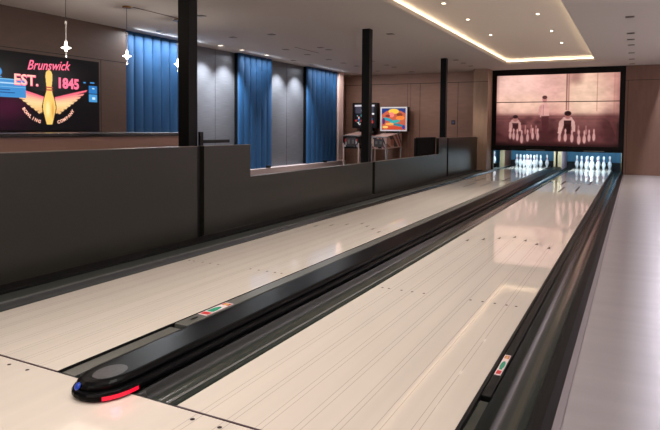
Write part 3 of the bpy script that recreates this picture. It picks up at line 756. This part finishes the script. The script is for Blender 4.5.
for u_, v_, ru, rv, c_ in ((.18, .35, .07, .18, (200, 60, 50)), (.22, .6, .06, .16, (235, 235, 235)), (.78, .45, .10, .2, (235, 235, 240)), (.86, .3, .05, .12, (200, 70, 60)), (.7, .72, .08, .14, (220, 220, 225)), (.12, .8, .05, .1, (230, 220, 220)), (.9, .8, .06, .12, (190, 190, 200))): sb.ell(u_, v_, ru, rv, c_, soft=.4)
pinball(-5.19, -4.70, -5.33, -4.47, 1.08, 1.815, 'white pinball machine with colourful square backglass, right of the middle pole', WHITEM, WHITE, art_glass(), .90, sa)
pinball(-6.10, -5.56, -6.28, -5.46, 1.17, 1.95, 'black pinball machine with tall dark backbox, left of the white pinball machine', BLACK, BLACK, art_dark(), .93, sb)
t = thing('wall_switch', 'small dark wall switch on the brown far wall beside the far pole', 'switch', (-3.17, 15.45, 1.35))
MB().box(-3.23, -3.11, 15.436, 15.449, 1.29, 1.42).build('plate', [mat('switch_plate', (34, 36, 48), .4)], t, bevel=.004)
MB().box(-3.195, -3.145, 15.430, 15.437, 1.33, 1.38).build('rocker', [mat('switch_blue', (70, 80, 130), .4)], t)

# ================================================================ CEILING FIXTURES
def ordinal(i): return ['first', 'second', 'third', 'fourth', 'fifth', 'sixth', 'seventh', 'eighth', 'ninth'][i]
def downlight(x, y, lit, lab, group, z=CEIL, power=0, size=60, blend=.6, color=NEUT, aim=None, rx=.042, lens=None):
    t = thing('recessed_downlight', lab, 'downlight', (x, y, z), group)
    b = MB()
    b.box(x-rx-.012, x+rx+.012, y-rx-.012, y+rx+.012, z-.006, z, 0)
    b.build('trim', [TRIMD], t)
    MB().box(x-rx, x+rx, y-rx, y+rx, z-.0085, z-.005).build('lens', [lens or (LENS if lit else DIM)], t)
    if power:
        d = Vector(aim)-Vector((x, y, z)) if aim else Vector((0, 0, -1))
        o = lamp('downlight_beam', 'SPOT', (x, y, z-.03), power, color, spot_size=math.radians(size), spot_blend=blend, shadow_soft_size=.03)
        o.rotation_euler = d.to_track_quat('-Z', 'Y').to_euler()
# tray lights over the lanes
tray = [(x, y) for y in (11.24, 9.6, 7.87, 6.5, 4.6, 2.8, 1.0, -.8) for x in (-.85, .24)]
for i, (x, y) in enumerate(tray):
    if i == 0: continue
    side = 'left' if x < 0 else 'right'
    downlight(x, y, True, 'small lit downlight in the ceiling tray, %s row, %s from the screen' % (side, ordinal(i//2)), 'downlights in the ceiling tray', z=2.95, power=76, size=92, blend=.9, rx=.022, lens=LENSB)
# wall washers in front of the silver panels and drapes
for i, (y, p) in enumerate(((5.35, 0), (6.35, 20), (7.15, 20), (8.03, 270), (8.78, 270), (9.75, 12), (10.95, 260), (11.85, 260), (12.9, 12), (13.7, 12))):
    if not p: continue
    downlight(-6.02, y, y in (8.03, 8.78, 9.75), 'small wall washing downlight along the drapes, %s from the near end' % ordinal(i-1), 'wall washers along the drapes', power=p, size=84, blend=.9, color=(.96, .97, 1), aim=(-6.50, y, 1.45))
dark_rows = {
 'outer lounge row': (-5.12, (7.25, 9.13, 10.08, 11.14, 11.97, 12.77, 14.26), (0, 0, 1, 0, 1, 0, 0)),
 'inner lounge row': (-4.28, (5.32, 7.28, 9.16, 9.53, 11.87, 12.84, 13.41, 14.82), (0, 1, 0, 0, 1, 0, 0, 0)),
 'row above the divider': (-2.30, (8.12, 12.47, 13.18, 13.96), (1, 1, 0, 1)),
 'right-hand row': (1.52, (8.10, 9.76, 10.55, 11.33, 12.66, 13.90, 15.0), (0, 0, 1, 0, 1, 1, 0))}
for nm, (x, ys, on_) in dark_rows.items():
    for i, y in enumerate(ys):
        downlight(x, y, False, 'small dark square downlight in the ceiling, %s, %s from the near end' % (nm, ordinal(i)), 'dark downlights, '+nm, power=(60 if on_[i] else 0), size=85, rx=.05, color=WARM)
for i, (y0, y1, wh) in enumerate(((4.4, 5.45, 'near the pendant lamps'), (8.88, 9.93, 'near the middle drape'))):
    tag(MB().box(-4.755, -4.735, y0, y1, CEIL-.004, CEIL).build('air_slot', [mat('slot_brown', (70, 48, 42), .6)], loc=(-4.745, y0, CEIL)), 'thin dark air slot in the lounge ceiling '+wh, 'vent')
b = MB(); b.lathe([(.045, CEIL-.02), (.05, CEIL-.015), (.05, CEIL-.001)], (-4.88, 5.43, 0), 16); tag(b.build('smoke_detector', [BRASS]), 'small round brass ceiling plate left of the near black pole', 'ceiling plate')
b = MB(); b.lathe([(.05, CEIL-.01), (.055, CEIL-.005), (.055, CEIL-.001)], (-5.9, 6.13, 0), 16); tag(b.build('ceiling_vent', [DIM]), 'small round dark ceiling vent above the first blue drape', 'vent')
# added stand-in light over the near lounge, where no lamp is shown
lamp('lounge_fill', 'AREA', (-4.3, 1.5, 2.80), 26, (1, .82, .68), shape='RECTANGLE', size=1.2, size_y=4)
for x in (-6.0, -4.7, -3.3):  # unseen spots added to brighten the far lounge wall
    o = lamp('far_wall_fill', 'SPOT', (x, 13.6, CEIL-.02), 42, (1, .86, .78), spot_size=math.radians(100), spot_blend=1, shadow_soft_size=.03)
    o.rotation_euler = (Vector((x, 15.45, 1.2))-Vector((x, 13.6, CEIL))).to_track_quat('-Z', 'Y').to_euler()
